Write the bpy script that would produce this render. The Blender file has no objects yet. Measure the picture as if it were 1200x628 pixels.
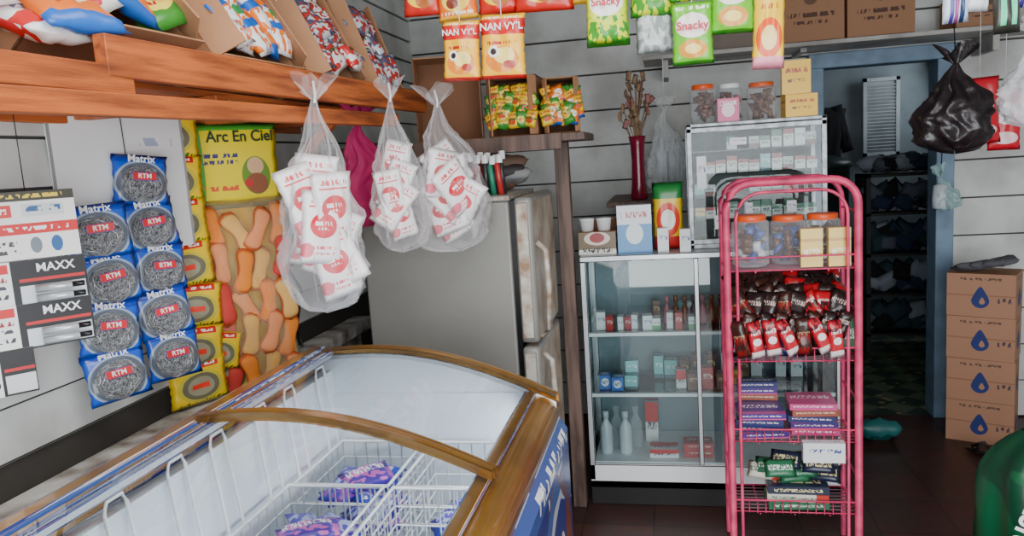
import bpy, bmesh, math, random
from mathutils import Vector, Matrix, noise
random.seed(7)
S=bpy.context.scene
COL=bpy.context.collection
I4=Matrix.Identity(4)
def T(x,y,z): return Matrix.Translation((x,y,z))
def RZ(a): return Matrix.Rotation(math.radians(a),4,'Z')
def RX(a): return Matrix.Rotation(math.radians(a),4,'X')
def RY(a): return Matrix.Rotation(math.radians(a),4,'Y')
def c4(c): return (c[0],c[1],c[2],1)
def srgb(r,g,b):
    f=lambda v:(v/255/12.92) if v/255<=.04045 else ((v/255+.055)/1.055)**2.4
    return (f(r),f(g),f(b))
# ---------------------------------------------------------------- materials
MC={}
def newmat(name):
    m=bpy.data.materials.new(name); m.use_nodes=True
    nt=m.node_tree; b=nt.nodes['Principled BSDF']
    return m,nt,b
def mat(name,col,rough=.5,metal=0,var=.12,scale=6,bump=0,bscale=40,stretch=(1,1,1),col2=None,coat=0):
    if name in MC: return MC[name]
    m,nt,b=newmat(name); N=nt.nodes; L=nt.links
    tc=N.new('ShaderNodeTexCoord'); mp=N.new('ShaderNodeMapping'); mp.inputs['Scale'].default_value=stretch
    L.new(tc.outputs['Object'],mp.inputs['Vector'])
    no=N.new('ShaderNodeTexNoise'); no.inputs['Scale'].default_value=scale; no.inputs['Detail'].default_value=5
    L.new(mp.outputs['Vector'],no.inputs['Vector'])
    cr=N.new('ShaderNodeValToRGB')
    a=col2 if col2 else tuple(max(0,c*(1-var*2)) for c in col)
    cr.color_ramp.elements[0].color=c4(a); cr.color_ramp.elements[0].position=.32
    cr.color_ramp.elements[1].color=c4(col); cr.color_ramp.elements[1].position=.6
    L.new(no.outputs['Fac'],cr.inputs['Fac']); L.new(cr.outputs['Color'],b.inputs['Base Color'])
    b.inputs['Roughness'].default_value=rough; b.inputs['Metallic'].default_value=metal
    b.inputs['Coat Weight'].default_value=coat
    if bump:
        n2=N.new('ShaderNodeTexNoise'); n2.inputs['Scale'].default_value=bscale; n2.inputs['Detail'].default_value=4
        L.new(mp.outputs['Vector'],n2.inputs['Vector'])
        bp=N.new('ShaderNodeBump'); bp.inputs['Strength'].default_value=bump; bp.inputs['Distance'].default_value=.01
        L.new(n2.outputs['Fac'],bp.inputs['Height']); L.new(bp.outputs['Normal'],b.inputs['Normal'])
    MC[name]=m; return m
def label(name,base,shapes,rough=.3,metal=0):
    """printed packaging: shapes drawn in UV. (kind,cx,cy,rx,ry,col[,scale])"""
    if name in MC: return MC[name]
    m,nt,b=newmat(name); N=nt.nodes; L=nt.links
    uv=N.new('ShaderNodeUVMap'); uv.uv_map='UVMap'
    sp=N.new('ShaderNodeSeparateXYZ'); L.new(uv.outputs['UV'],sp.inputs[0])
    def M(op,a,bb=None):
        n=N.new('ShaderNodeMath'); n.operation=op
        for i,v in enumerate((a,bb)):
            if v is None: continue
            if isinstance(v,(int,float)): n.inputs[i].default_value=v
            else: L.new(v,n.inputs[i])
        return n.outputs[0]
    cur=None
    for s in shapes:
        k,cx,cy,rx,ry,col=s[:6]; sc=s[6] if len(s)>6 else 10
        du=M('DIVIDE',M('SUBTRACT',sp.outputs['X'],cx),rx); dv=M('DIVIDE',M('SUBTRACT',sp.outputs['Y'],cy),ry)
        if k=='e': d=M('ADD',M('MULTIPLY',du,du),M('MULTIPLY',dv,dv))
        else: d=M('MAXIMUM',M('ABSOLUTE',du),M('ABSOLUTE',dv))
        mask=M('LESS_THAN',d,1.0)
        if k in('t','n'):
            mp=N.new('ShaderNodeMapping'); mp.inputs['Scale'].default_value=(sc*(5.5 if k=='t' else 1),sc*(1.6 if k=='t' else 1),1)
            mp.inputs['Location'].default_value=(cx*7,cy*13,sc)
            L.new(uv.outputs['UV'],mp.inputs[0])
            no=N.new('ShaderNodeTexNoise'); no.inputs['Scale'].default_value=1; no.inputs['Detail'].default_value=1
            L.new(mp.outputs[0],no.inputs['Vector'])
            mask=M('MULTIPLY',mask,M('GREATER_THAN',no.outputs['Fac'],.5))
        mx=N.new('ShaderNodeMix'); mx.data_type='RGBA'
        L.new(mask,mx.inputs['Factor'])
        if cur is None: mx.inputs['A'].default_value=c4(base)
        else: L.new(cur,mx.inputs['A'])
        mx.inputs['B'].default_value=c4(col); cur=mx.outputs['Result']
    if cur is None: b.inputs['Base Color'].default_value=c4(base)
    else: L.new(cur,b.inputs['Base Color'])
    b.inputs['Roughness'].default_value=rough; b.inputs['Metallic'].default_value=metal
    MC[name]=m; return m
def film(name,tint=(1,1,1),body=(.9,.92,.95),lo=.12,hi=.75,rough=.15):
    if name in MC: return MC[name]
    m,nt,b=newmat(name); N=nt.nodes; L=nt.links
    tr=N.new('ShaderNodeBsdfTransparent'); tr.inputs[0].default_value=c4(tint)
    b.inputs['Base Color'].default_value=c4(body); b.inputs['Roughness'].default_value=rough
    lw=N.new('ShaderNodeLayerWeight'); lw.inputs['Blend'].default_value=.35
    mr=N.new('ShaderNodeMapRange'); mr.inputs['To Min'].default_value=lo; mr.inputs['To Max'].default_value=hi
    L.new(lw.outputs['Facing'],mr.inputs['Value'])
    mx=N.new('ShaderNodeMixShader'); L.new(mr.outputs[0],mx.inputs[0]); L.new(tr.outputs[0],mx.inputs[1]); L.new(b.outputs[0],mx.inputs[2])
    L.new(mx.outputs[0],N['Material Output'].inputs['Surface'])
    MC[name]=m; return m
def glass(name,tint=(.93,.97,.96),rough=.02,k=1.5):
    if name in MC: return MC[name]
    m,nt,b=newmat(name); N=nt.nodes; L=nt.links
    N.remove(b)
    tr=N.new('ShaderNodeBsdfTransparent'); tr.inputs[0].default_value=c4(tint)
    gl=N.new('ShaderNodeBsdfGlossy'); gl.inputs['Roughness'].default_value=rough
    fr=N.new('ShaderNodeFresnel'); fr.inputs['IOR'].default_value=1.5
    mu=N.new('ShaderNodeMath'); mu.operation='MULTIPLY'; mu.inputs[1].default_value=k; mu.use_clamp=True
    L.new(fr.outputs[0],mu.inputs[0])
    mx=N.new('ShaderNodeMixShader'); L.new(mu.outputs[0],mx.inputs[0]); L.new(tr.outputs[0],mx.inputs[1]); L.new(gl.outputs[0],mx.inputs[2])
    L.new(mx.outputs[0],N['Material Output'].inputs['Surface'])
    MC[name]=m; return m
# ---------------------------------------------------------------- mesh builder
class B:
    def __init__(s):
        s.bm=bmesh.new(); s.uv=s.bm.loops.layers.uv.new('UVMap'); s.mats=[]
    def mi(s,m):
        if m not in s.mats: s.mats.append(m)
        return s.mats.index(m)
    def f(s,vs,m,uvs=None,smooth=False):
        try: fc=s.bm.faces.new(vs)
        except ValueError: return None
        fc.material_index=s.mi(m); fc.smooth=smooth
        if uvs:
            for l,u in zip(fc.loops,uvs): l[s.uv].uv=u
        return fc
    def box(s,x0,x1,y0,y1,z0,z1,m,M=I4,front=None,bev=0,side=None,top=None):
        P=[(x0,y0,z0),(x1,y0,z0),(x1,y1,z0),(x0,y1,z0),(x0,y0,z1),(x1,y0,z1),(x1,y1,z1),(x0,y1,z1)]
        v=[s.bm.verts.new(M@Vector(p)) for p in P]
        U=[(0,0),(1,0),(1,1),(0,1)]
        fs=[s.f([v[0],v[1],v[5],v[4]],front or m,U),
            s.f([v[1],v[2],v[6],v[5]],side or m,U),
            s.f([v[2],v[3],v[7],v[6]],m,U),
            s.f([v[3],v[0],v[4],v[7]],side or m,U),
            s.f([v[4],v[5],v[6],v[7]],top or m,U),
            s.f([v[3],v[2],v[1],v[0]],m,U)]
        if bev:
            es=list({e for fc in fs for e in fc.edges})
            r=bmesh.ops.bevel(s.bm,geom=es,offset=bev,segments=2,affect='EDGES',profile=.6)
            for fc in r['faces']: fc.smooth=True
    def grid(s,fn,nu,nv,m,cu=False,cv=False,smooth=True,M=I4,mfn=None):
        a=nu if cu else nu+1; b=nv if cv else nv+1
        V=[[s.bm.verts.new(M@Vector(fn(i/nu,j/nv))) for j in range(b)] for i in range(a)]
        for i in range(nu):
            for j in range(nv):
                i2=(i+1)%a; j2=(j+1)%b
                mm=mfn((i+.5)/nu,(j+.5)/nv) if mfn else m
                s.f([V[i][j],V[i2][j],V[i2][j2],V[i][j2]],mm,[(i/nu,j/nv),((i+1)/nu,j/nv),((i+1)/nu,(j+1)/nv),(i/nu,(j+1)/nv)],smooth)
    def lathe(s,prof,m,M=I4,seg=20,mfn=None):
        n=len(prof)-1
        def fn(u,v):
            r,z=prof[min(n,int(round(v*n)))]
            a=u*2*math.pi
            return (r*math.cos(a),r*math.sin(a),z)
        s.grid(fn,seg,n,m,cu=True,M=M,mfn=mfn)
    def tube(s,pts,r,m,seg=6,closed=False,M=I4):
        pts=[M@Vector(p) for p in pts]; n=len(pts); rings=[]
        for i,p in enumerate(pts):
            if closed: d=pts[(i+1)%n]-pts[i-1]
            else: d=pts[min(i+1,n-1)]-pts[max(i-1,0)]
            if d.length<1e-7: d=Vector((0,0,1))
            d.normalize()
            up=Vector((0,0,1)) if abs(d.z)<.9 else Vector((1,0,0))
            a=d.cross(up).normalized(); b=d.cross(a)
            rings.append([s.bm.verts.new(p+(a*math.cos(2*math.pi*k/seg)+b*math.sin(2*math.pi*k/seg))*r) for k in range(seg)])
        for i in range(n if closed else n-1):
            A=rings[i];C=rings[(i+1)%n]
            for k in range(seg): s.f([A[k],A[(k+1)%seg],C[(k+1)%seg],C[k]],m,smooth=True)
        if not closed:
            s.f(rings[0],m); s.f(rings[-1][::-1],m)
    def pillow(s,w,h,d,m,M=I4,seed=0,nu=10,nv=12,wr=.25,back=None):
        """sealed packet, centred, facing local -Y"""
        def prof(u,v):
            a=max(0,1-abs(2*u-1)**3.2); b=max(0,1-abs(2*v-1)**5)
            k=(a*b)**.55
            return k*(1+wr*noise.noise(Vector((u*5+seed*3.1,v*5,seed))))
        def P(u,v,sg):
            cr=.012*w*math.sin(v*40)*(1 if u in(0,1) else 0)
            x=(u-.5)*w*(1-.06*math.sin(v*math.pi))+cr
            return (x,sg*(-d/2)*prof(u,v)+.004*noise.noise(Vector((u*3,v*3,seed+9))),(v-.5)*h)
        s.grid(lambda u,v:P(u,v,1),nu,nv,m,M=M)
        s.grid(lambda u,v:P(1-u,v,-1),nu,nv,back or m,M=M)
    def make(s,name,parent=None,bevel=0):
        bmesh.ops.remove_doubles(s.bm,verts=s.bm.verts,dist=1e-6)
        vs=s.bm.verts
        mn=Vector((min(v.co.x for v in vs),min(v.co.y for v in vs),min(v.co.z for v in vs)))
        mx=Vector((max(v.co.x for v in vs),max(v.co.y for v in vs),max(v.co.z for v in vs)))
        o=Vector(((mn.x+mx.x)/2,(mn.y+mx.y)/2,mn.z))
        for v in vs: v.co-=o
        me=bpy.data.meshes.new(name); s.bm.to_mesh(me); s.bm.free()
        for m in s.mats: me.materials.append(m)
        ob=bpy.data.objects.new(name,me); COL.objects.link(ob); ob.location=o
        if parent:
            ob.parent=parent; ob.matrix_parent_inverse=Matrix.Translation(parent.location).inverted()
        return ob
def text(body,size,m,M,parent,name='lettering',sx=1):
    cu=bpy.data.curves.new(name,'FONT'); cu.body=body; cu.size=size; cu.align_x='CENTER'; cu.align_y='CENTER'; cu.extrude=.0006
    cu.offset=size*.018
    cu.materials.append(m)
    ob=bpy.data.objects.new(name,cu); COL.objects.link(ob)
    W=M@RX(90)@Matrix.Diagonal((sx,1,1,1))
    ob.parent=parent; ob.matrix_parent_inverse=Matrix.Translation(parent.location).inverted()
    ob.matrix_basis=W
    return ob
# ---------------------------------------------------------------- palette
white_wall=mat('painted_boards',srgb(214,217,215),.6,var=.1,scale=3,bump=.25,bscale=14,stretch=(1,1,1),col2=srgb(168,168,164))
groove_shade=mat('board_groove_shade',srgb(70,68,66),.8)  # dark strip under each board, shadow line of the lap put into colour
wall_gap_shade=mat('wall_gap_shade',srgb(58,54,50),.85)  # dark colour paints the shadow gap between siding and ledge
wood=mat('orange_wood',srgb(188,98,44),.6,scale=5,stretch=(9,.6,9),bump=.2,col2=srgb(116,54,24))
woodX=mat('orange_wood_cross',srgb(182,96,44),.6,scale=5,stretch=(.6,9,9),bump=.2,col2=srgb(112,52,24))
dwood=mat('brown_wood',srgb(116,92,82),.6,scale=6,stretch=(6,6,.6),col2=srgb(66,50,44))
card=mat('cardboard',srgb(176,128,92),.8,var=.1,scale=4)
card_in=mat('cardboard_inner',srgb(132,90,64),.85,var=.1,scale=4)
alu=mat('aluminium',srgb(200,205,208),.35,metal=.5,var=.06)
dark=mat('dark_plinth',srgb(24,22,24),.6)
white=mat('white_plastic',srgb(235,238,240),.35,var=.03)
wire_w=mat('white_wire',srgb(248,250,252),.35,var=.02)
gold=mat('bronze_frame',srgb(170,124,56),.28,metal=.6,var=.10,scale=5,col2=srgb(136,96,42),coat=.4)
pink=mat('pink_paint',srgb(228,66,112),.45,var=.14,scale=14,col2=srgb(170,48,86))
black=mat('black_plastic',srgb(20,20,22),.3)
red=mat('red_print',srgb(205,30,36),.4,var=.05)
wtext=mat('white_ink',srgb(240,240,240),.5,var=.02)
yel=mat('yellow_print',srgb(245,205,30),.4,var=.05)
orange=mat('orange_lid',srgb(240,90,26),.35,var=.06)
steel=mat('steel_wool',srgb(188,190,194),.4,metal=.5,var=.4,scale=420,bump=.8,bscale=500,stretch=(1,1,.5),col2=srgb(26,27,30))
steel2=mat('steel_strand',srgb(196,198,202),.3,metal=.8,var=.2,scale=60,col2=srgb(90,92,96))
bagfilm=film('clear_bag_film',lo=.06,hi=.58,rough=.12,body=(.93,.93,.96))
jarfilm=film('jar_plastic',lo=.10,hi=.55,rough=.08,tint=(.95,.97,.98))
fglass=glass('freezer_glass',tint=(.95,.99,.99),k=.95)
cglass=glass('cabinet_glass',tint=(.90,.95,.95),k=1.35)
gglass=glass('case_glass',tint=(.92,.96,.96),k=.45)
# ---------------------------------------------------------------- ROOM
XR=2.5; YF=-1.3; YB=4.6; ZC=2.65
def siding_back(bd,x0,x1,z0,z1,y=YB,h=.205):
    z=z0
    while z<z1-.01:
        zt=min(z+h,z1)
        v=[bd.bm.verts.new(p) for p in [(x0,y-.022,z+.010),(x1,y-.022,z+.010),(x1,y-.010,zt),(x0,y-.010,zt),(x0,y,z+.010),(x1,y,z+.010)]]
        bd.f([v[0],v[1],v[2],v[3]],white_wall); bd.f([v[4],v[5],v[1],v[0]],white_wall)
        bd.box(x0,x1,y-.004,y-.001,z-.004,z+.012,groove_shade)
        z+=h
b=B()
for (x0,x1,z0,z1) in [(-1.5,.78,0,ZC),(1.52,XR,0,ZC),(.78,1.52,2.04,ZC)]:
    b.box(x0,x1,YB,YB+.08,z0,z1,white_wall); siding_back(b,x0,x1,z0+.0001,z1)
b.make('wall_back')
b=B()
b.box(-1.6,-1.5,YF,YB+.08,0,.985,wall_gap_shade)
b.box(-1.6,-1.5,YF,YB+.08,.985,ZC,white_wall)
z=.99
while z<ZC-.02:
    zt=min(z+.122,ZC)
    v=[b.bm.verts.new(p) for p in [(-1.480,YF,z+.008),(-1.480,YB,z+.008),(-1.492,YB,zt),(-1.492,YF,zt),(-1.5,YF,z+.008),(-1.5,YB,z+.008)]]
    b.f([v[1],v[0],v[3],v[2]],white_wall); b.f([v[0],v[1],v[5],v[4]],white_wall)
    b.box(-1.4995,-1.4965,YF,YB,z-.003,z+.009,groove_shade)
    z+=.122
b.make('wall_left')
b=B()
ledge=mat('peeling_paint',srgb(220,220,215),.6,scale=9,bump=.6,bscale=20,col2=srgb(112,92,76))
b.box(-1.5,-1.40,YF,3.4,.85,.905,ledge,bev=.006)
b.box(-1.5,-1.47,YF,3.4,.0,.85,ledge)
b.make('trim_1')
floor_m,nt,bs=newmat('floor_tiles'); N=nt.nodes;L=nt.links
tc=N.new('ShaderNodeTexCoord'); br=N.new('ShaderNodeTexBrick'); br.offset=0; br.inputs['Scale'].default_value=3.3
br.inputs['Brick Width'].default_value=1; br.inputs['Row Height'].default_value=1; br.inputs['Mortar Size'].default_value=.012
br.inputs['Color1'].default_value=c4(srgb(88,54,48)); br.inputs['Color2'].default_value=c4(srgb(74,48,44)); br.inputs['Mortar'].default_value=c4(srgb(42,34,32))
no=N.new('ShaderNodeTexNoise'); no.inputs['Scale'].default_value=9
mx=N.new('ShaderNodeMix'); mx.data_type='RGBA'; mx.blend_type='MULTIPLY'; mx.inputs['Factor'].default_value=.6
L.new(tc.outputs['Object'],br.inputs[0]); L.new(tc.outputs['Object'],no.inputs['Vector']); L.new(br.outputs[0],mx.inputs['A']); L.new(no.outputs['Color'],mx.inputs['B'])
L.new(mx.outputs['Result'],bs.inputs['Base Color']); bs.inputs['Roughness'].default_value=.4
b=B(); b.box(-1.6,XR+.1,YF,YB,-.06,0,floor_m); b.make('floor')
inner_m,nt,bs=newmat('green_vinyl_floor'); N=nt.nodes;L=nt.links
tc=N.new('ShaderNodeTexCoord'); ck=N.new('ShaderNodeTexChecker'); ck.inputs['Scale'].default_value=7
ck.inputs['Color1'].default_value=c4(srgb(92,108,84)); ck.inputs['Color2'].default_value=c4(srgb(48,66,58))
vo=N.new('ShaderNodeTexVoronoi'); vo.inputs['Scale'].default_value=12
mx=N.new('ShaderNodeMix'); mx.data_type='RGBA'; mx.inputs['B'].default_value=c4(srgb(150,134,96))
gt=N.new('ShaderNodeMath'); gt.operation='LESS_THAN'; gt.inputs[1].default_value=.22
mp=N.new('ShaderNodeMapping'); mp.inputs['Rotation'].default_value=(0,0,.785)
L.new(tc.outputs['Object'],mp.inputs[0]); L.new(mp.outputs[0],ck.inputs[0]); L.new(mp.outputs[0],vo.inputs['Vector']); L.new(vo.outputs['Distance'],gt.inputs[0]); L.new(gt.outputs[0],mx.inputs['Factor']); L.new(ck.outputs[0],mx.inputs['A']); L.new(mx.outputs['Result'],bs.inputs['Base Color'])
b=B(); b.box(0,XR+.1,YB,7.5,-.06,0,inner_m); b.make('floor_inner')
ceil_m=mat('ceiling_board',srgb(160,158,152),.8)
b=B(); b.box(-1.6,XR+.1,YF,7.6,ZC,ZC+.06,ceil_m); b.make('ceiling')
b=B(); b.box(XR,XR+.1,YF,7.6,0,ZC,white_wall); b.make('wall_right')
iw=mat('inner_wall',srgb(140,152,158),.7,var=.1)
b=B(); b.box(0,XR+.1,7.5,7.6,0,ZC,iw)
b.make('wall_inner_back')
b=B(); b.box(-.1,0,YB+.08,7.6,0,ZC,iw); b.make('wall_inner_left')
b=B(); b.box(-1.6,-.9,YF-.1,YF,0,ZC,white_wall); b.box(-.9,XR+.1,YF-.1,YF,2.45,ZC,white_wall); b.box(-.9,XR+.1,YF-.1,YF,0,.12,white_wall); b.make('wall_front')
fr=mat('door_frame_paint',srgb(112,138,162),.5,var=.15,scale=10)
b=B()
b.box(1.43,1.52,YB-.05,YB+.10,0,2.04,fr,bev=.006)
b.box(.78,.86,YB-.05,YB+.10,0,2.04,fr,bev=.006)
b.box(.78,1.52,YB-.06,YB+.10,1.98,2.06,fr,bev=.006)
b.make('door_frame')
b=B()
shm=mat('shutter_white',srgb(188,196,200),.5)
b.box(1.72,2.02,7.40,7.44,1.42,2.10,shm)
b.box(1.72,2.02,7.38,7.40,1.42,1.45,shm);b.box(1.72,2.02,7.38,7.40,2.07,2.10,shm);b.box(1.72,1.75,7.38,7.40,1.42,2.1,shm);b.box(1.99,2.02,7.38,7.40,1.42,2.1,shm)
for i in range(20): b.box(1.75,1.99,-.012,.012,-.003,.003,shm,M=T(0,7.39,1.47+i*.0295)@RX(-50))
b.make('window_1')
b=B()
dm=[mat('cloth_navy',srgb(34,46,72),.9),mat('cloth_grey',srgb(84,92,104),.9),mat('cloth_black',srgb(18,18,24),.9),mat('cloth_teal',srgb(38,60,68),.9),mat('cloth_pale',srgb(140,148,160),.9)]
for zz in (.12,.42,.72,1.02,1.3): b.box(1.42,2.1,6.0,6.35,zz,zz+.02,dark)
b.box(1.42,1.45,6.0,6.35,0,1.32,dark); b.box(2.07,2.1,6.0,6.35,0,1.32,dark)
b.make('storage_shelf')
b=B()
for zz in (.14,.44,.74,1.04):
    for i in range(22):
        x=1.49+(i%11)*.053+random.uniform(-.01,.01)
        b.pillow(.13+random.random()*.05,.09+random.random()*.06,.08,random.choice(dm[:4]+dm),M=T(x,6.10+random.random()*.08,zz+.07+.08*(i//11))@RY(random.uniform(-60,60))@RX(random.uniform(-30,30)),seed=i+zz,nu=6,nv=6)
for i in range(14):
    b.pillow(.2,.14,.1,random.choice(dm),M=T(1.5+.04*i,6.1+random.random()*.1,1.38+random.random()*.03)@RX(65)@RY(random.uniform(-50,50)),seed=i,nu=6,nv=6)
b.make('piled_clothes')
b=B()
dkg=mat('dark_green_plastic',srgb(26,44,42),.4)
b.lathe([(0,0),(.19,0),(.20,.02),(.22,.55),(.235,.56),(.235,.60),(.21,.62),(.10,.66),(0,.67)],dkg,M=T(1.28,6.9,.80),seg=24)
b.make('water_barrel')
b=B(); b.box(1.0,1.5,6.6,7.15,.74,.80,dwood)
for x in(1.04,1.46):
    for y in(6.64,7.11): b.box(x-.02,x+.02,y-.02,y+.02,0,.74,dwood)
b.make('side_table')
b=B()
b.pillow(.26,.5,.14,dm[2],M=T(1.42,7.36,1.62)@RY(6),seed=3); b.pillow(.1,.42,.1,dm[2],M=T(1.30,7.36,1.68)@RY(18),seed=5); b.pillow(.1,.42,.1,dm[2],M=T(1.54,7.36,1.68)@RY(-14),seed=6)
b.make('hanging_jacket')
# ---------------------------------------------------------------- FREEZER
b=B()
X0,X1=-1.09,-.335; FY0,FY1=.80,2.17
ZB,ZFt=1.05,.915
def zt(s): return ZB+(ZFt-ZB)*(s**1.5)+.045*math.sin(math.pi*s)
def xt(s): return X0+(X1-X0)*s
fwhite=mat('freezer_liner',srgb(232,241,248),.4,var=.03,scale=2)
poster=label('freezer_side_print',srgb(70,100,160),[('n',.5,.5,.5,.5,srgb(110,90,110),3),('n',.5,.5,.5,.5,srgb(190,196,210),5),('n',.6,.4,.5,.5,srgb(40,60,130),4),('e',.75,.50,.06,.20,srgb(120,66,36)),('e',.85,.45,.045,.2,srgb(225,215,210)),('e',.94,.5,.04,.22,srgb(130,70,50)),('r',.5,.93,.5,.05,srgb(60,90,160)),('t',.8,.93,.18,.03,srgb(240,240,240),6)],.25)
b.box(X0+.02,X1+.0,FY0+.01,FY0+.05,.08,.86,poster)
b.box(X0+.02,X1+.0,FY1-.05,FY1-.01,.08,.86,poster)
b.box(X0+.02,X0+.07,FY0+.02,FY1-.02,.08,1.0,fwhite)
def side(u,v):
    y=FY0+.01+(FY1-FY0-.02)*u; z=.08+.775*v
    return (X1+.022-(.03*max(0,(.12-v)/.12)**2)-.03*max(0,(v-.94)/.06),y,z)
b.grid(side,12,16,poster,smooth=False)
b.box(X1-.07,X1-.02,FY0+.02,FY1-.02,.08,.86,fwhite)
b.box(X0+.05,X1-.05,FY0+.05,FY1-.05,.08,.34,fwhite)
b.box(X0+.07,X1-.07,FY0+.05,FY0+.055,.3,.9,fwhite); b.box(X0+.07,X1-.07,FY1-.061,FY1-.056,.3,.93,fwhite)
b.box(X0+.04,X1-.05,FY0+.06,FY1-.06,0.0,.08,black)
for y0,y1 in((FY0,FY0+.055),(FY1-.055,FY1)):
    for (ya,sm) in((y0,gold if y0<1 else fwhite),(y1,gold)):
        b.grid(lambda u,v:(xt(u),ya,.86+(zt(u)-.86-.012*(ya==y0))*v),24,3,sm,smooth=False)
    b.grid(lambda u,v:(xt(u),y0+(y1-y0)*v,zt(u)+.006*math.sin(math.pi*v)),24,4,gold)
    b.grid(lambda u,v:(xt(u),y0,zt(u)-.014*v),24,1,gold)
def rail(xc,zc,w,h,y0,y1,m,rot=0,bev=.01):
    b.box(-w/2,w/2,y0,y1,-h/2,h/2,m,M=T(xc,0,zc)@RY(rot),bev=bev)
rail(X0+.012,ZB-.02,.05,.07,FY0,FY1,gold)
rail(X0+.050,ZB-.006,.022,.03,FY0+.01,FY1-.01,gold,bev=.006)
rail(X0+.075,ZB+.000,.012,.02,FY0+.01,FY1-.01,alu,bev=.004)
def nose(u,v):
    a=math.radians(-15+125*u)
    r=.055
    return (X1-.055+r*math.sin(a)*1.0+.004, FY0+(FY1-FY0)*v, ZFt-.052+r*math.cos(a))
b.grid(nose,10,2,gold)
b.box(X1-.012,X1-.002,FY0,FY1,.80,.872,gold,bev=.003)
rail(X1-.075,ZFt+.008,.035,.022,FY0+.01,FY1-.01,gold,rot=18,bev=.005)
YM=1.53
for yc,dz in((YM,.012),(YM-.03,.02)):
    b.grid(lambda u,v:(xt(.04+.9*u),yc+(v-.5)*.026,zt(.04+.9*u)+dz+.004*math.sin(math.pi*v)),24,3,gold)
    b.grid(lambda u,v:(xt(.04+.9*u),yc-.013,zt(.04+.9*u)+dz-.02*v),24,1,gold)
    b.grid(lambda u,v:(xt(.04+.9*u),yc+.013,zt(.04+.9*u)+dz-.02*v),24,1,gold)
b.grid(lambda u,v:(xt(.1+.8*u),FY1-.07,zt(.1+.8*u)-.01-.012*v),24,1,alu)
fz=b.make('chest_freezer')
b=B()
b.grid(lambda u,v:(xt(.09+.84*u),1.53+(FY1-.05-1.53)*v,zt(.09+.84*u)-.004),24,2,fglass)
b.grid(lambda u,v:(xt(.09+.84*u),FY0+.05+(1.51-FY0-.05)*v,zt(.09+.84*u)+.012),24,2,fglass)
b.make('glass_lids',parent=fz)
def basket(x0,x1,y0,y1,z0,z1,m=wire_w,st=.036,r=.0028):
    b=B()
    for z in(z0,z0+(z1-z0)*.25,z0+(z1-z0)*.5,z0+(z1-z0)*.75,z1):
        b.tube([(x0,y0,z),(x1,y0,z),(x1,y1,z),(x0,y1,z)],r if z<z1 else r*1.9,m,seg=5,closed=True)
    n=int((x1-x0)/st)
    for i in range(n+1):
        x=x0+(x1-x0)*i/n
        b.tube([(x,y0,z1),(x,y0,z0),(x,y1,z0),(x,y1,z1)],r,m,seg=5)
    n=int((y1-y0)/st)
    for i in range(1,n):
        y=y0+(y1-y0)*i/n
        b.tube([(x0,y,z1),(x0,y,z0),(x1,y,z0),(x1,y,z1)],r,m,seg=5)
    return b
def hangers(bb,x,y,zb,xo,zo):
    bb.tube([(x,y-.035,zb),(x,y-.03,zb+.01),(xo,y-.03,zo-.02),(xo,y-.02,zo),(xo,y+.02,zo),(xo,y+.03,zo-.02),(x,y+.03,zb+.01),(x,y+.035,zb)],.004,wire_w,seg=6)
for k,(ya,yb,zb_) in enumerate(((1.10,1.40,.80),(1.43,1.74,.80),(1.77,2.08,.79))):
    for (xa,xb) in((-.99,-.73),(-.705,-.43)):
        bb=basket(xa,xb,ya,yb,zb_-.20,zb_)
        for y in(ya+.06,yb-.06):
            if xa<-.8: hangers(bb,xa,y,zb_,-1.012,1.035)
            else: hangers(bb,xb,y,zb_,-.415,.915)
        bb.make('wire_basket')
ice=[label('ice_purple',srgb(84,52,180),[('n',.5,.5,.5,.4,srgb(225,110,200),5),('t',.5,.7,.4,.12,srgb(245,245,245),4)]),
     label('ice_blue',srgb(30,62,185),[('e',.5,.4,.3,.2,srgb(225,190,240)),('t',.5,.7,.4,.12,srgb(245,245,245),4)]),
     label('ice_magenta',srgb(150,60,180),[('n',.5,.5,.5,.5,srgb(50,60,190),4),('e',.5,.5,.2,.2,srgb(240,220,230))]),
     label('ice_white',srgb(180,190,235),[('n',.5,.5,.5,.5,srgb(90,70,190),4)])]
b=B()
for (xa,xb,ya,yb,zz,n) in((-.98,-.74,1.11,1.39,.625,14),(-.98,-.74,1.44,1.73,.625,18),(-.98,-.74,1.78,2.07,.615,18),(-.69,-.45,1.44,1.73,.625,4),(-.69,-.45,1.78,2.07,.615,5),(-.69,-.45,1.11,1.39,.62,6)):
    for i in range(n):
        b.pillow(.15,.08,.035,random.choice(ice),M=T(random.uniform(xa+.075,xb-.075),random.uniform(ya+.07,yb-.07),zz+.008*i)@RZ(random.uniform(0,180))@RX(-80+random.uniform(-18,18)),seed=i,nu=6,nv=6)
b.make('ice_cream_packets')
# ---------------------------------------------------------------- FRIDGE
fg=mat('fridge_side_grey',srgb(140,139,134),.42,metal=.15,var=.06,scale=3,bump=.05)
ft=mat('fridge_trim',srgb(200,196,186),.4,var=.12,scale=20,col2=srgb(146,112,86))
fd=mat('fridge_door',srgb(180,168,150),.4,var=.15,scale=9,col2=srgb(134,110,88))
b=B()
b.box(-1.15,-.572,2.76,3.29,.05,1.45,fg,bev=.008)
b.box(-1.16,-.565,2.75,3.30,1.45,1.472,ft,bev=.006)
b.box(-1.10,-.58,2.80,3.26,0,.05,black)
b.box(-.573,-.553,2.775,3.28,.08,1.45,black)
for z0,z1 in((.08,.90),(.915,1.462)):
    b.box(-.553,-.485,2.755,3.295,z0,z1,fd,bev=.018)
    b.box(-.545,-.50,2.748,2.76,z0+.02,z1-.02,ft,bev=.004)
b.tube([(-.482,2.80,.93),(-.45,2.80,.96),(-.445,2.80,1.12),(-.45,2.80,1.26),(-.482,2.80,1.29)],.011,ft,seg=8)
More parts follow.
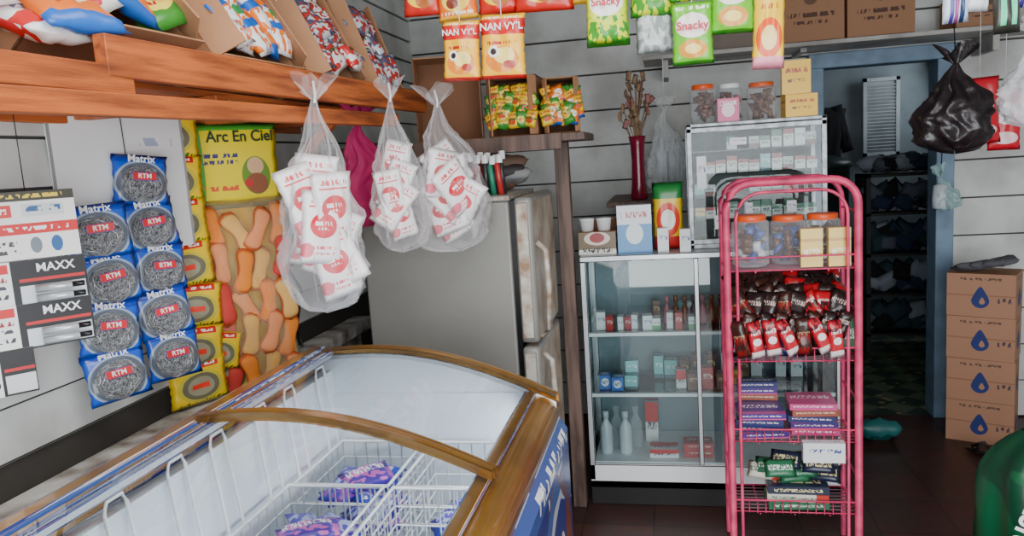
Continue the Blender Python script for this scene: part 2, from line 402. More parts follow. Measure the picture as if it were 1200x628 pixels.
b.tube([(-.482,2.80,.58),(-.45,2.80,.61),(-.445,2.80,.72),(-.45,2.80,.84),(-.482,2.80,.87)],.011,ft,seg=8)
b.make('refrigerator')
b=B()
b.box(-.472,-.412,3.32,3.38,0,1.66,dwood,bev=.004)
b.box(-1.38,-1.32,3.32,3.40,0,1.66,dwood,bev=.004)
b.box(-1.45,-.31,3.05,3.46,1.66,1.69,dwood,bev=.003)
b.box(-1.45,-.40,3.03,3.05,1.63,1.69,dwood)
b.box(-.47,-.44,3.05,3.32,1.63,1.66,dwood)
b.make('wooden_rack')
b=B()
for i in range(14):
    x=-.775+(i%7)*.028; y=2.82+(i//7)*.05
    hh=.11+random.random()*.02
    b.lathe([(0,0),(.011,0),(.011,hh),(.006,hh+.004),(0,hh+.004)],random.choice([mat('pen_red',srgb(180,44,44),.3),mat('pen_green',srgb(40,130,100),.3),mat('pen_dark',srgb(50,46,50),.3),mat('pen_dark',srgb(50,46,50),.3)]),M=T(x,y,1.472)@RY(random.uniform(-6,6)),seg=10)
    b.lathe([(.012,0),(.012,.03),(0,.032)],random.choice([mat('cap_green',srgb(70,180,150),.3),white,white]),M=T(x,y,1.475+hh),seg=10)
b.make('marker_pens')
b=B()
for i in range(9):
    b.pillow(.15,.10,.06,random.choice([mat('bundle_dark',srgb(50,44,44),.6),mat('bundle_grey',srgb(130,130,130),.6),mat('bundle_brown',srgb(98,74,60),.6)]),M=T(-.62+random.uniform(-.16,.02),3.12+random.uniform(-.02,.08),1.51+.012*i)@RZ(random.uniform(-40,40))@RX(70),seed=i)
b.make('wrapped_bundles')
# ---------------------------------------------------------------- DISPLAY CABINET
CX0,CX1,CY0,CY1=-.39,.70,3.35,3.80
cabin=mat('cabinet_back_panel',srgb(128,148,156),.5,var=.08)
b=B()
def fbox(x0,x1,y0,y1,z0,z1,m=alu,bev=.003): b.box(x0,x1,y0,y1,z0,z1,m,bev=bev)
fbox(CX0-.0,CX1,CY0+.01,CY1,0,.085,dark)
fbox(CX0,CX1,CY0,CY1,.085,.12); fbox(CX0,CX1,CY0,CY0+.02,.085,.195,white)
fbox(CX0,CX1,CY0,CY1,1.13,1.155)
for x in(CX0,CX1-.025):
    for y in(CY0,CY1-.025): fbox(x,x+.025,y,y+.025,.12,1.13)
fbox(CX0+.49,CX0+.51,CY0+.008,CY0+.024,.195,1.13)
b.box(CX0+.02,CX1-.02,CY1-.012,CY1-.004,.12,1.13,cabin)
for z in(.52,.80):
    b.box(CX0+.02,CX1-.02,CY0+.03,CY1-.02,z-.006,z,cglass); fbox(CX0+.02,CX1-.02,CY0+.022,CY0+.036,z-.014,z+.006,white,.002)
b.box(CX0+.02,CX1-.02,CY0+.03,CY1-.02,.19,.20,white)
cab=b.make('display_cabinet')
b=B()
b.box(CX0+.025,CX0+.50,CY0+.012,CY0+.016,.195,1.13,cglass)
b.box(CX0+.50,CX1-.025,CY0+.018,CY0+.022,.195,1.13,cglass)
b.box(CX0+.004,CX0+.008,CY0+.025,CY1-.025,.12,1.13,cglass); b.box(CX1-.008,CX1-.004,CY0+.025,CY1-.025,.12,1.13,cglass)
b.make('glass_doors',parent=cab)
goods=[label('g_white_red',srgb(230,230,228),[('r',.5,.75,.5,.25,srgb(200,40,40)),('t',.5,.4,.4,.1,srgb(60,60,80),3)]),
 label('g_white_green',srgb(228,232,228),[('r',.5,.2,.5,.2,srgb(60,150,90)),('t',.5,.6,.4,.1,srgb(60,90,80),3)]),
 label('g_blue',srgb(60,110,190),[('e',.5,.5,.35,.3,srgb(230,235,240)),('t',.5,.5,.3,.12,srgb(30,50,120),3)]),
 label('g_teal',srgb(120,190,190),[('t',.5,.6,.4,.1,srgb(240,250,250),3),('r',.5,.1,.5,.1,srgb(30,90,100))]),
 label('g_yellow',srgb(225,190,80),[('t',.5,.7,.4,.1,srgb(190,40,30),3),('r',.5,.15,.5,.15,srgb(60,100,60))]),
 label('g_red',srgb(180,50,50),[('t',.5,.6,.4,.12,srgb(240,230,220),3)]),
 label('g_brown',srgb(110,76,60),[('t',.5,.6,.4,.12,srgb(230,200,150),3)]),
 label('g_white',srgb(225,228,230),[('t',.5,.6,.4,.1,srgb(60,80,140),3)])]
def row(name,x0,x1,y,z,w,h,pal,gap=.3,d=.06,prob=.9,stack=1):
    b=B(); x=x0
    while x<x1:
        ww=random.uniform(*w)
        if random.random()<prob:
            m=random.choice(pal); hh=random.uniform(*h); zz=z
            for k in range(random.randint(1,stack)):
                b.box(-ww/2,ww/2,-d/2,d/2,0,hh,m,M=T(x+ww/2,y+random.uniform(-.02,.02),zz)@RZ(random.uniform(-6,6))); zz+=hh+.0005
        x+=ww*(1+random.random()*gap)
    return b.make(name)
row('medicine_boxes',CX0+.05,.18,3.47,.801,(.025,.045),(.05,.085),[goods[0],goods[1],goods[7],goods[5],goods[7]],gap=.9)
row('soap_boxes',CX0+.30,.62,3.66,.801,(.03,.05),(.07,.11),[goods[3],goods[7],goods[6]],gap=.8)
row('soap_boxes',CX0+.05,CX0+.22,3.47,.521,(.05,.06),(.06,.07),[goods[2],goods[3]],stack=2)
row('cream_boxes',CX0+.28,.3,3.47,.521,(.04,.07),(.06,.12),[goods[0],goods[4],goods[6],goods[3],goods[5]])
row('cream_boxes',CX0+.30,.6,3.66,.521,(.04,.06),(.08,.12),[goods[3],goods[6],goods[7]],gap=.8)
row('candle_boxes',CX0+.27,.14,3.46,.201,(.12,.16),(.035,.045),[goods[5],goods[0],goods[7]],stack=2,d=.09)
row('carton_boxes',CX0+.25,.6,3.66,.201,(.05,.08),(.10,.2),[goods[7],goods[3],goods[0]],prob=.5,gap=1)
b=B()
bm_=mat('bottle_white',srgb(205,215,222),.3)
for i in range(4):
    b.lathe([(0,0),(.028,0),(.03,.01),(.03,.13),(.012,.16),(.012,.175),(.015,.176),(.015,.205),(0,.206)],jarfilm if i%2 else bm_,M=T(CX0+.07+i*.045,3.48+(i%2)*.07,.201),seg=14)
b.make('plastic_bottles')
b=B()
for i in range(9):
    b.lathe([(0,0),(.016,0),(.017,.01),(.016,.07),(.007,.085),(.007,.10),(.010,.101),(.010,.13),(0,.131)],random.choice([black,mat('amber',srgb(120,60,20),.15),mat('polish_pink',srgb(200,120,135),.2)]),M=T(.0+i*.04-.02,3.56,.801),seg=12)
b.make('perfume_bottles')
def carton(name,x0,x1,y0,y1,z0,z1,m,front=None,yaw=0,bev=.0015,side=None,top=None):
    b=B(); cx=(x0+x1)/2; cy=(y0+y1)/2
    b.box(x0-cx,x1-cx,y0-cy,y1-cy,z0,z1,m,M=T(cx,cy,0)@RZ(yaw),front=front,side=side,top=top); return b.make(name)
ZT=1.156
noodle=label('noodle_print',srgb(215,214,205),[('r',.5,.62,.5,.38,srgb(110,90,60)),('e',.5,.72,.35,.3,srgb(220,205,190)),('e',.5,.75,.2,.22,srgb(150,30,36)),('t',.5,.2,.4,.12,srgb(20,20,20),4)])
carton('noodle_cup_box',-.395,-.23,3.40,3.55,ZT,ZT+.10,card,front=noodle,side=noodle)
b=B()
for i in range(4): b.lathe([(0,0),(.028,0),(.036,.05),(.038,.052),(.038,.057),(0,.058)],mat('cup_brown',srgb(90,60,44),.4) if i%2 else white,M=T(-.36+.038*i,3.47+.02*(i%2),ZT+.101),seg=14)
b.make('noodle_cups')
tis=label('tissue_print',srgb(225,232,240),[('r',.5,.3,.5,.3,srgb(60,140,200)),('e',.5,.4,.25,.22,srgb(220,235,240)),('t',.5,.8,.4,.06,srgb(190,60,60),4)])
carton('tissue_box',-.225,-.075,3.42,3.50,ZT,ZT+.21,white,front=tis,side=tis,yaw=4)
det=label('detergent_print',srgb(240,200,30),[('r',.5,.1,.5,.1,srgb(200,40,40)),('e',.5,.45,.4,.25,srgb(225,60,40)),('e',.5,.45,.25,.15,srgb(240,240,230)),('r',.5,.88,.5,.12,srgb(40,130,60))])
b=B(); b.pillow(.135,.30,.06,det,M=T(0,3.50,ZT+.15),seed=2); b.make('detergent_packet')
yk=label('candle_print',srgb(235,215,150),[('r',.5,.5,.2,.5,srgb(200,80,60)),('t',.5,.5,.4,.4,srgb(240,240,240),4)])
row('candle_packets',-.05,.08,3.42,ZT,(.045,.05),(.09,.105),[goods[0],yk,goods[7]],gap=.05,d=.05)
# cigarette case
GX0,GX1,GY0,GY1,GZ=.09,.665,3.46,3.74,1.70
cfr=mat('old_case_frame',srgb(184,190,194),.4,metal=.3,var=.25,scale=30)
b=B()
fbox(GX0,GX1,GY0,GY1,ZT,ZT+.02,cfr); fbox(GX0,GX1,GY0,GY1,GZ-.015,GZ,cfr)
for x in(GX0,GX1-.022):
    for y in(GY0,GY1-.02): fbox(x,x+.022,y,y+.02,ZT,GZ,cfr)
for z in(GZ-.04,ZT+.02): fbox(GX0,GX1,GY0,GY0+.012,z,z+.022,cfr)
b.box(GX0+.02,GX1-.02,GY1-.01,GY1-.005,ZT,GZ,mat('case_back',srgb(72,86,80),.5,var=.3,scale=12))
for k in range(1,5):
    z=ZT+.02+k*.1; b.box(GX0+.02,GX1-.02,GY0+.02,GY1-.02,z,z+.005,gglass)
gc=b.make('cigarette_display_case')
b=B(); b.box(GX0+.02,GX1-.02,GY0+.004,GY0+.007,ZT+.04,GZ-.04,gglass)
for (x,z,w,h) in((.13,1.42,.04,.14),(.20,1.24,.05,.06),(.27,1.60,.07,.03),(.5,1.3,.04,.05),(.33,1.3,.03,.05)):
    b.box(x,x+w,GY0+.0025,GY0+.0035,z,z+h,goods[7],front=goods[7])
b.make('front_glass',parent=gc)
cig=[label('cig_white',srgb(228,226,220),[('r',.5,.85,.5,.15,srgb(170,40,44)),('t',.5,.5,.35,.12,srgb(60,60,60),3)]),
     label('cig_green',srgb(225,228,222),[('r',.5,.8,.5,.2,srgb(60,120,90)),('t',.5,.4,.35,.12,srgb(60,60,60),3)]),
     label('cig_grey',srgb(190,192,190),[('r',.5,.2,.5,.2,srgb(120,40,40)),('t',.5,.6,.35,.12,srgb(60,60,60),3)])]
b=B()
for k in range(5):
    z=ZT+.021+k*.1+(.005 if k else 0)
    m=cig[k%3]
    for i in range(11):
        if random.random()<(.95 if i>4 else .6)-(.25 if k==0 else 0):
            mm=m if random.random()<.7 else random.choice(cig+goods)
            b.box(0,.042,0,.02,0,random.choice([.05,.055,.072]),mm,M=T(GX0+.03+i*.047,GY0+.04+random.random()*.03,z))
b.make('cigarette_packs')
def jar(name,x,y,z,r,h,lid,fill=None,k=1.0):
    b=B()
    b.lathe([(0,0),(r*.9,0),(r,.012),(r,h*.86),(r*.78,h*.92),(r*.78,h*.95)],jarfilm,M=T(x,y,z),seg=24)
    b.lathe([(r*.82,h*.88),(r*.85,h*.885),(r*.85,h),(r*.8,h*1.01),(0,h*1.01)],lid,M=T(x,y,z),seg=24)
    if fill:
        for i in range(26):
            a=random.random()*6.28; q=random.random()**.5*r*.7
            b.pillow(.035,.045,.02,random.choice(fill),M=T(x+q*math.cos(a),y+q*math.sin(a),z+.025+random.random()*h*.6)@RZ(random.uniform(0,360))@RX(random.uniform(-60,60)),seed=i,nu=4,nv=4)
    return b.make(name)
cd=[mat('candy_red',srgb(190,50,50),.3),mat('candy_blue',srgb(60,90,170),.3),mat('candy_brown',srgb(110,64,40),.3),mat('candy_white',srgb(220,220,220),.3)]
jar('plastic_jar',.17,3.60,GZ+.001,.055,.17,orange,cd[2:3]); jar('plastic_jar',.42,3.60,GZ+.001,.062,.16,mat('lid_orange2',srgb(230,104,50),.4),cd[2:3]); jar('plastic_jar',.29,3.67,GZ+.001,.055,.17,white,cd)
pk=label('pink_box_print',srgb(224,80,140),[('e',.5,.5,.3,.3,srgb(245,220,230)),('t',.5,.8,.4,.1,srgb(250,250,250),4)])
carton('cotton_box',.225,.315,3.49,3.54,GZ+.001,GZ+.10,pk,front=pk)
ybx=label('yellow_box_print',srgb(250,196,20),[('t',.5,.7,.4,.07,srgb(180,70,20),3),('t',.5,.4,.3,.05,srgb(90,60,20),4)])
carton('tea_box',.50,.63,3.48,3.58,GZ+.001,GZ+.095,ybx,front=ybx,side=ybx,yaw=4); carton('tea_box',.495,.61,3.48,3.58,GZ+.0965,GZ+.235,ybx,front=ybx,side=ybx,yaw=-5)
b=B(); b.box(-.30,.05,3.86,4.55,1.33,1.355,dwood,bev=.003); b.box(-.28,-.25,4.45,4.575,1.1,1.33,dwood); b.box(0,.03,4.45,4.575,1.1,1.33,dwood); b.make('bracket_shelf')
vm=mat('maroon_glass',srgb(120,18,44),.2,var=.1)
b=B(); b.lathe([(0,0),(.04,0),(.045,.01),(.036,.08),(.032,.2),(.036,.28),(.045,.32),(.040,.32),(.03,.25),(0,.1)],vm,M=T(-.14,4.0,1.356),seg=20)
dry=mat('dried_leaf',srgb(150,120,92),.8,var=.3,scale=30)
for i in range(30):
    a=random.uniform(0,6.28); q=random.uniform(.02,.085); h=random.uniform(.36,.62)
    p1=(-.14+q*math.cos(a),4.0+q*math.sin(a)*.6,1.356+h)
    b.tube([(-.14,4.0,1.5),(-.14+q*.3*math.cos(a),4.0,1.356+h*.7),p1],.0022,dry,seg=4)
    b.pillow(.028,.05,.016,dry if i%3 else mat('dried_pink',srgb(150,100,92),.8),M=T(*p1)@RZ(random.uniform(0,180))@RY(random.uniform(-60,60)),seed=i,nu=4,nv=5)
b.make('dried_flower_vase')
# ---------------------------------------------------------------- plastic bags
def bagmesh(b,w,d,h,m,M,seed=0,neck=.02,ruff=.05,folds=9,belly=.7,cr=.5):
    def fn(u,v):
        a=u*2*math.pi
        z=-h*v
        if v<.14: k=.07+.20*(v/.14)**1.2
        else:
            q=(v-.14)/.86
            k=.27+.73*math.sin(min(1,q/belly)*math.pi/2)
            if q>belly: k*=math.sqrt(max(0.0,1-((q-belly)/(1-belly))**4))*.98+.02
        P_=Vector((math.cos(a)*1.9+seed,math.sin(a)*1.9,v*3.6))
        crease=abs(noise.noise(P_))+.5*abs(noise.noise(P_*2.3))
        fold=1+.14*math.sin(folds*a+seed+2*v)*(1-.6*v)-cr*(crease-.22)
        return (w/2*k*fold*math.cos(a)+.03*noise.noise(Vector((v*4,seed,1))),d/2*k*fold*math.sin(a),z+.02*noise.noise(Vector((math.cos(a)*1.5,math.sin(a)*1.5+v*3,seed))))
    b.grid(fn,64,40,m,cu=True,M=M)
    def rf(u,v):
        a=u*2*math.pi; k=.07+.36*v
        f=1+.5*math.sin(5*a+seed)
        return (w/2*k*f*math.cos(a),d/2*k*f*math.sin(a),ruff*v*(1+.5*math.sin(3*a+seed)))
    b.grid(rf,36,6,m,cu=True,M=M)
bagc=label('red_white_packet',srgb(246,243,244),[('r',.5,.78,.36,.012,srgb(225,60,80)),('t',.5,.86,.34,.035,srgb(225,60,80),4),('e',.5,.52,.33,.17,srgb(216,20,46)),('t',.5,.55,.20,.030,srgb(250,250,250),4),('t',.5,.48,.14,.018,srgb(250,250,250),5),('e',.12,.18,.16,.10,srgb(232,110,126)),('t',.55,.22,.30,.022,srgb(225,60,80),5),('t',.55,.14,.25,.018,srgb(225,90,100),5)],.35)
def goodsbag(x,y,z,w,h,seed,n,tilt=0):
    b=B(); random.seed(seed)
    MM=T(x,y,z)@RY(tilt)
    bagmesh(b,w,w*.6,h,bagfilm,MM@RZ(35),seed=seed,cr=.7)
    b.tube([(0,0,.05),(.004,0,.01),(0,0,-.01)],.004,white,seg=6,M=MM)
    for i in range(n):
        q=(i+.5)/n
        b.pillow(w*.52,h*.34,.028,bagc,M=MM@T(random.uniform(-.15,.15)*w,random.uniform(-.14,.14)*w,-h*(.40+.38*q))@RZ(random.uniform(-5,60))@RY(random.uniform(-38,38))@RX(random.uniform(-12,12)),seed=i+seed,wr=.6)
    return b.make('plastic_bag')
goodsbag(-.95,2.03,1.80,.235,.60,3,9,tilt=2)
goodsbag(-.87,2.42,1.82,.18,.50,8,6)
goodsbag(-.755,2.56,1.80,.26,.50,12,8,tilt=-5)
b=B(); bagmesh(b,.24,.08,.36,mat('magenta_cloth',srgb(180,14,92),.7,bump=.2),T(-1.06,2.60,1.76)@RZ(50),seed=4,folds=5); b.make('magenta_cloth_bag')
# ---------------------------------------------------------------- LEFT WOOD SHELF
b=B()
def bar(p0,p1,w,h,m):
    p0=Vector(p0);p1=Vector(p1);d=p1-p0;L_=d.length;d.normalize()
    a=Vector((0,0,1)) if abs(d.z)<.9 else Vector((1,0,0))
    sx=d.cross(a).normalized(); up=sx.cross(d)
    M=Matrix((( sx.x,d.x,up.x,p0.x),(sx.y,d.y,up.y,p0.y),(sx.z,d.z,up.z,p0.z),(0,0,0,1)))
    b.box(-w/2,w/2,0,L_,-h/2,h/2,m,M=M,bev=.003)
bar((-1.05,1.33,1.848),(-.935,2.98,1.845),.03,.08,wood)
bar((-1.075,.55,1.80),(-1.06,1.40,1.803),.05,.055,wood)
bar((-1.085,.55,1.745),(-.975,2.75,1.77),.035,.045,wood)
bar((-1.48,.6,1.80),(-1.48,2.98,1.80),.03,.08,wood)
for y in(.9,1.30,1.75,2.25,2.7):
    bar((-1.48,y,1.785),(-1.06,y,1.785),.05,.03,woodX)
for i in range(4): bar((-1.42+i*.095,.6,1.808),(-1.42+i*.095,2.95,1.808),.085,.014,wood)
bar((-1.46,2.50,.92),(-1.46,2.50,1.78),.05,.05,woodX); bar((-1.45,2.52,1.45),(-1.12,2.52,1.77),.035,.035,woodX)
bar((-1.04,.55,1.80),(-1.04,.58,2.5),.01,.03,woodX)
b.make('wooden_shelf')
snk=[label('snack_orange',srgb(240,120,30),[('e',.5,.6,.35,.2,srgb(250,240,220)),('t',.5,.6,.3,.06,srgb(200,30,30),3),('r',.5,.08,.5,.08,srgb(30,100,190))]),
 label('snack_blueor',srgb(238,242,246),[('n',.5,.5,.5,.45,srgb(240,120,24),4),('r',.5,.5,.5,.07,srgb(20,100,200)),('e',.5,.75,.3,.1,srgb(50,150,80))]),
 label('snack_white',srgb(236,236,234),[('n',.5,.5,.5,.4,srgb(206,46,46),3.4),('t',.5,.7,.4,.08,srgb(40,90,60),3)]),
 label('snack_green',srgb(60,140,50),[('e',.5,.5,.35,.2,srgb(240,220,90)),('t',.5,.5,.3,.06,srgb(190,30,30),3)]),
 label('snack_yellow',srgb(244,200,40),[('e',.5,.4,.35,.2,srgb(210,84,34)),('t',.5,.75,.4,.06,srgb(190,30,30),3),('r',.5,.5,.5,.04,srgb(60,110,50))]),
 label('snack_clear',srgb(206,210,218),[('n',.5,.5,.5,.5,srgb(80,86,112),3.6),('n',.5,.4,.4,.4,srgb(190,56,46),5)])]
def openbox(w,h,d,M,name='cardboard_box',flaps=True,lean=0):
    b=B(); t=.005
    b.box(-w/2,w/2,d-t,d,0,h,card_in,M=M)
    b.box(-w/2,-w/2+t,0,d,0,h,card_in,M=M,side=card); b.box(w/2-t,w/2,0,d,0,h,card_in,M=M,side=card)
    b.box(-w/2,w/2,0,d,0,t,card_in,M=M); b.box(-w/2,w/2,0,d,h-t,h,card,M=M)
    if flaps:
        for sx,an in((-1,28),(1,-35)):
            Mf=M@T(sx*w/2,0,0)@RZ(an*1.0)
            b.box(-t/2,t/2,-w*.22,0,.004,h-.004,card,M=Mf)
        b.box(-w/2,w/2,-.03,0,-t/2,t/2,card,M=M@RX(12))
    return b.make(name)
def fillbox(w,h,d,M,pal,seed,cols,rows,pw,ph,name='snack_packets',outl=.02,thick=.03):
    random.seed(seed); b=B()
    for r in range(rows):
        for c in range(cols):
            x=(c+.5)/cols*w*.9-w*.45+random.uniform(-.01,.01); z=.03+ph/2+(h-ph-.03)*(r/(max(1,rows-1)))
            b.pillow(pw,ph,thick,random.choice(pal),M=M@T(x,d*.35-outl+random.uniform(-.02,.012)-.008*(rows-r),z)@RZ(random.uniform(-25,25))@RY(random.uniform(-22,22))@RX(random.uniform(-14,4)),seed=r*7+c,nu=7,nv=8,wr=.5)
    return b.make(name)
def shelfbox(y0,y1,xf,h,d,lean,pal,seed,cols,rows,pw,ph):
    w=(y1-y0)
    M=T(xf,(y0+y1)/2,1.82)@RZ(86)@T(0,d,0)@RX(-lean)@T(0,-d,0)
    openbox(w,h,d,M); fillbox(w,h,d,M,pal,seed,cols,rows,pw,ph,outl=.045,thick=.045)
shelfbox(1.28,1.74,-1.09,.30,.15,40,[snk[0],snk[2],snk[5],snk[3]],21,4,3,.15,.13)
shelfbox(1.82,2.22,-1.07,.36,.15,32,[snk[1],snk[1],snk[0]],22,6,3,.075,.19)
shelfbox(2.30,2.62,-1.05,.36,.15,26,[snk[2],snk[5],snk[5]],23,3,5,.11,.10)
shelfbox(2.68,2.95,-1.03,.36,.15,20,[snk[5],snk[2]],24,3,3,.10,.13)
b=B(); random.seed(5)
for i in range(14):
    b.pillow(.17,.2,.05,random.choice([snk[2],snk[5],snk[0],snk[2]]),M=T(-1.2+random.uniform(-.1,.1),.9+.05*i-.2,1.92+.03*(i%4))@RZ(random.uniform(40,110))@RX(-50+random.uniform(-20,20)),seed=i,wr=.6)
b.make('snack_packets')
def rbox(x0,x1,yf,h,pal,seed,yaw=0,z=1.691,ph=.07):
    w=x1-x0; M=T((x0+x1)/2,yf,z)@RZ(yaw); openbox(w,h,.2,M,flaps=(pal is not None))
    if pal: fillbox(w,h*.86,.2,M,pal,seed,6,5,.05,ph,outl=.05)
rbox(-1.0,-.73,3.10,.34,None,1,yaw=12)
rbox(-.70,-.50,3.10,.24,[snk[4],snk[4],snk[3]],31,yaw=0)
rbox(-.47,-.33,3.10,.22,[snk[4],snk[0],snk[3]],32,yaw=6)
# ---------------------------------------------------------------- LEFT WALL GOODS
b=B(); pm=label('calendar_back',srgb(236,238,240),[('r',.5,.985,.5,.015,srgb(150,150,150)),('r',.01,.5,.012,.5,srgb(150,150,150)),('t',.78,.80,.15,.03,srgb(170,184,210),4),('r',.99,.5,.012,.5,srgb(160,160,160))],.5)
Mc=T(-1.44,1.86,1.60)@RZ(80)
b.box(-.22,.22,-.002,.002,-.19,.19,white,M=Mc,front=pm)
b.tube([(0,0,.19),(.0,0,.21)],.002,black,seg=5,M=Mc); b.make('calendar_sheet')
mtx=label('matrix_bag',srgb(24,84,200),[('e',.5,.42,.50,.46,srgb(150,166,190)),('e',.5,.42,.46,.42,srgb(90,98,112)),('r',.5,.93,.5,.08,srgb(18,60,172)),('r',.5,.02,.5,.04,srgb(24,76,190))],.2)
def woolpack(x,y,z,yaw,base,hdr,txt,i,w=.150,h=.135):
    b=B(); M=T(x,y,z)@RZ(yaw)@RY(random.uniform(-7,7))@RX(-4)
    b.pillow(w,h,.022,base,M=M,seed=i,wr=.5,nu=12,nv=10)
    def disc(u,v):
        a=u*2*math.pi; r=v*.055*(1+.05*noise.noise(Vector((math.cos(a)*3,math.sin(a)*3,i))))
        return (r*math.cos(a),-.010-.014*math.sqrt(max(0,1-v*v)),-.012+r*math.sin(a)*.93)
    b.grid(disc,26,8,steel,cu=True,M=M)
    # coiled strands over the pad
    for s_ in range(5):
        pts=[]; ph=random.uniform(0,6.28); rr=.012+.0095*s_
        for k in range(22):
            a=k/22*2*math.pi; r=rr+.005*math.sin(5*a+ph)+.002*math.sin(11*a)
            vv=min(.98,r/.055)
            pts.append((r*math.cos(a),-.0115-.014*math.sqrt(1-vv*vv),-.012+r*math.sin(a)*.93))
        b.tube(pts,.0013,steel2,seg=4,closed=True,M=M)
    b.box(-w*.21,w*.21,-.0300,-.027,-.004,.018,hdr,M=M,bev=.001)
    ob=b.make('scouring_pad_pack')
    if txt:
        text(txt,.027,wtext,M@T(0,-.012,h*.41),ob); text('RTM',.018,wtext,M@T(0,-.031,.007),ob)
    return ob
random.seed(11)
for i,z in enumerate((1.61,1.488,1.366,1.244,1.122)): woolpack(-1.40+.008*i,1.865+random.uniform(-.012,.012),z,58+random.uniform(-6,6),mtx,red,'Matrix',i)
for i,z in enumerate((1.50,1.378,1.256,1.134)): woolpack(-1.39,1.672+random.uniform(-.012,.012),z-.01,56+random.uniform(-6,6),mtx,red,'Matrix',i+10)
ypk=label('yellow_pad_bag',srgb(246,206,16),[('r',.5,.90,.34,.07,srgb(215,40,34)),('t',.5,.90,.28,.03,srgb(250,240,220),4),('e',.5,.42,.40,.36,srgb(206,190,60)),('e',.5,.42,.33,.30,srgb(110,106,84)),('e',.5,.42,.24,.22,srgb(150,146,120)),('r',.5,.42,.16,.06,srgb(235,60,40)),('t',.5,.06,.4,.04,srgb(60,120,40),4)],.25)
for i,z in enumerate((1.74,1.61,1.48,1.35,1.22,1.09,.985)):
    b=B(); b.pillow(.19,.135,.03,ypk,M=T(-1.435,2.065+random.uniform(-.015,.015),z)@RZ(60)@RY(random.uniform(-7,7)),seed=i,wr=.6); b.make('yellow_pad_pack')
for (y,z) in((2.15,1.06),(2.2,.965)):
    b=B(); b.pillow(.17,.12,.03,ypk,M=T(-1.42,y,z)@RZ(62)@RY(12),seed=i,wr=.6); b.make('yellow_pad_pack')
b=B(); b.tube([(-1.46,2.05,1.0),(-1.47,2.05,1.82)],.0015,black,seg=4); b.tube([(-1.42,1.86,1.1),(-1.435,1.86,1.78)],.0015,black,seg=4); b.make('hanging_string')
# glue cards
gl=label('glue_header',srgb(232,230,228),[('r',.5,.93,.5,.07,srgb(54,50,36)),('t',.5,.93,.4,.03,srgb(220,190,60),5),('r',.5,.45,.5,.08,srgb(208,28,34)),('t',.5,.45,.42,.03,srgb(240,240,240),5),('r',.25,.72,.20,.09,srgb(205,50,44)),('t',.25,.72,.16,.04,srgb(245,240,235),4),('t',.32,.24,.14,.035,srgb(60,60,60),5),('t',.32,.12,.16,.03,srgb(60,60,60),5),('e',.80,.2,.05,.12,srgb(30,90,150)),('e',.62,.2,.05,.12,srgb(110,120,130)),('r',.72,.72,.18,.09,srgb(205,208,212)),('t',.72,.74,.15,.04,srgb(40,90,140),4)],.4)
gc2=label('glue_card',srgb(26,26,30),[('r',.18,.5,.18,.5,srgb(232,232,230)),('r',.2,.85,.14,.10,srgb(205,30,34)),('r',.70,.24,.28,.20,srgb(205,210,215)),('r',.70,.56,.28,.035,srgb(190,30,36)),('t',.2,.62,.12,.05,srgb(150,40,40),5),('t',.2,.45,.12,.04,srgb(60,60,70),5),('t',.2,.25,.12,.05,srgb(50,50,60),5)],.4)
Mg=T(-1.345,1.415,0)@RZ(52)
b=B()
b.box(-.13,.09,-.003,.003,1.455,1.60,white,M=Mg,front=gl)
for i,z in enumerate((1.355,1.262,1.17)):
    b.box(-.13,.095 if i<2 else -.03,-.004-.004*i,-.001-.004*i,z,z+.098,white,M=Mg,front=gc2)
    if i<2:
        for k in range(2):
            zz=z+.014+.021*k
            b.tube([(-.01,-.014-.004*i,zz),(.06,-.014-.004*i,zz)],.0085,mat('tube_silver',srgb(200,205,210),.3,metal=.4),seg=10,M=Mg)
            b.tube([(.06,-.014-.004*i,zz),(.085,-.014-.004*i,zz)],.006,black,seg=8,M=Mg)
gcx=b.make('glue_display_card')
text('V',.06,black,Mg@T(-.085,-.005,1.475),gcx)
text('MAXX',.026,wtext,Mg@T(.035,-.0055,1.434),gcx); text('MAXX',.026,wtext,Mg@T(.035,-.0095,1.341),gcx)
b=B(); b.tube([(-1.345,1.415,1.601),(-1.34,1.41,1.77)],.0015,black,seg=4); b.make('hanging_string')
# sponge bag
Ma=T(-1.375,2.30,0)@RZ(53)
ah=label('arc_header',srgb(246,224,16),[('r',.06,.5,.07,.5,srgb(80,170,60)),('r',.5,.96,.5,.05,srgb(80,180,60)),('t',.32,.60,.2,.025,srgb(60,60,120),5),('t',.32,.52,.2,.025,srgb(60,60,120),5),('e',.72,.34,.17,.24,srgb(110,150,50)),('e',.72,.46,.10,.11,srgb(230,185,140)),('e',.72,.24,.13,.13,srgb(150,90,60)),('e',.62,.25,.05,.05,srgb(210,50,50)),('t',.3,.2,.2,.03,srgb(230,90,60),4)],.3)
b=B()
b.pillow(.30,.26,.012,ah,M=Ma@T(0,-.01,1.645),seed=1,wr=.3,nu=12,nv=10)
film2=film('sponge_bag_film',tint=(1,.95,.8),body=(.95,.88,.6),lo=.10,hi=.6,rough=.12)
b.pillow(.30,.66,.07,film2,M=Ma@T(0,-.012,1.20),seed=2,wr=.9,nu=20,nv=28)
sp=[mat('sponge_orange',srgb(240,134,40),.7,var=.1),mat('sponge_peach',srgb(240,150,96),.7,var=.1),mat('sponge_beige',srgb(232,178,96),.7,var=.1),mat('sponge_red',srgb(205,60,50),.7,var=.1)]
sole_m=mat('sponge_outline',srgb(190,84,30),.7)
random.seed(3)
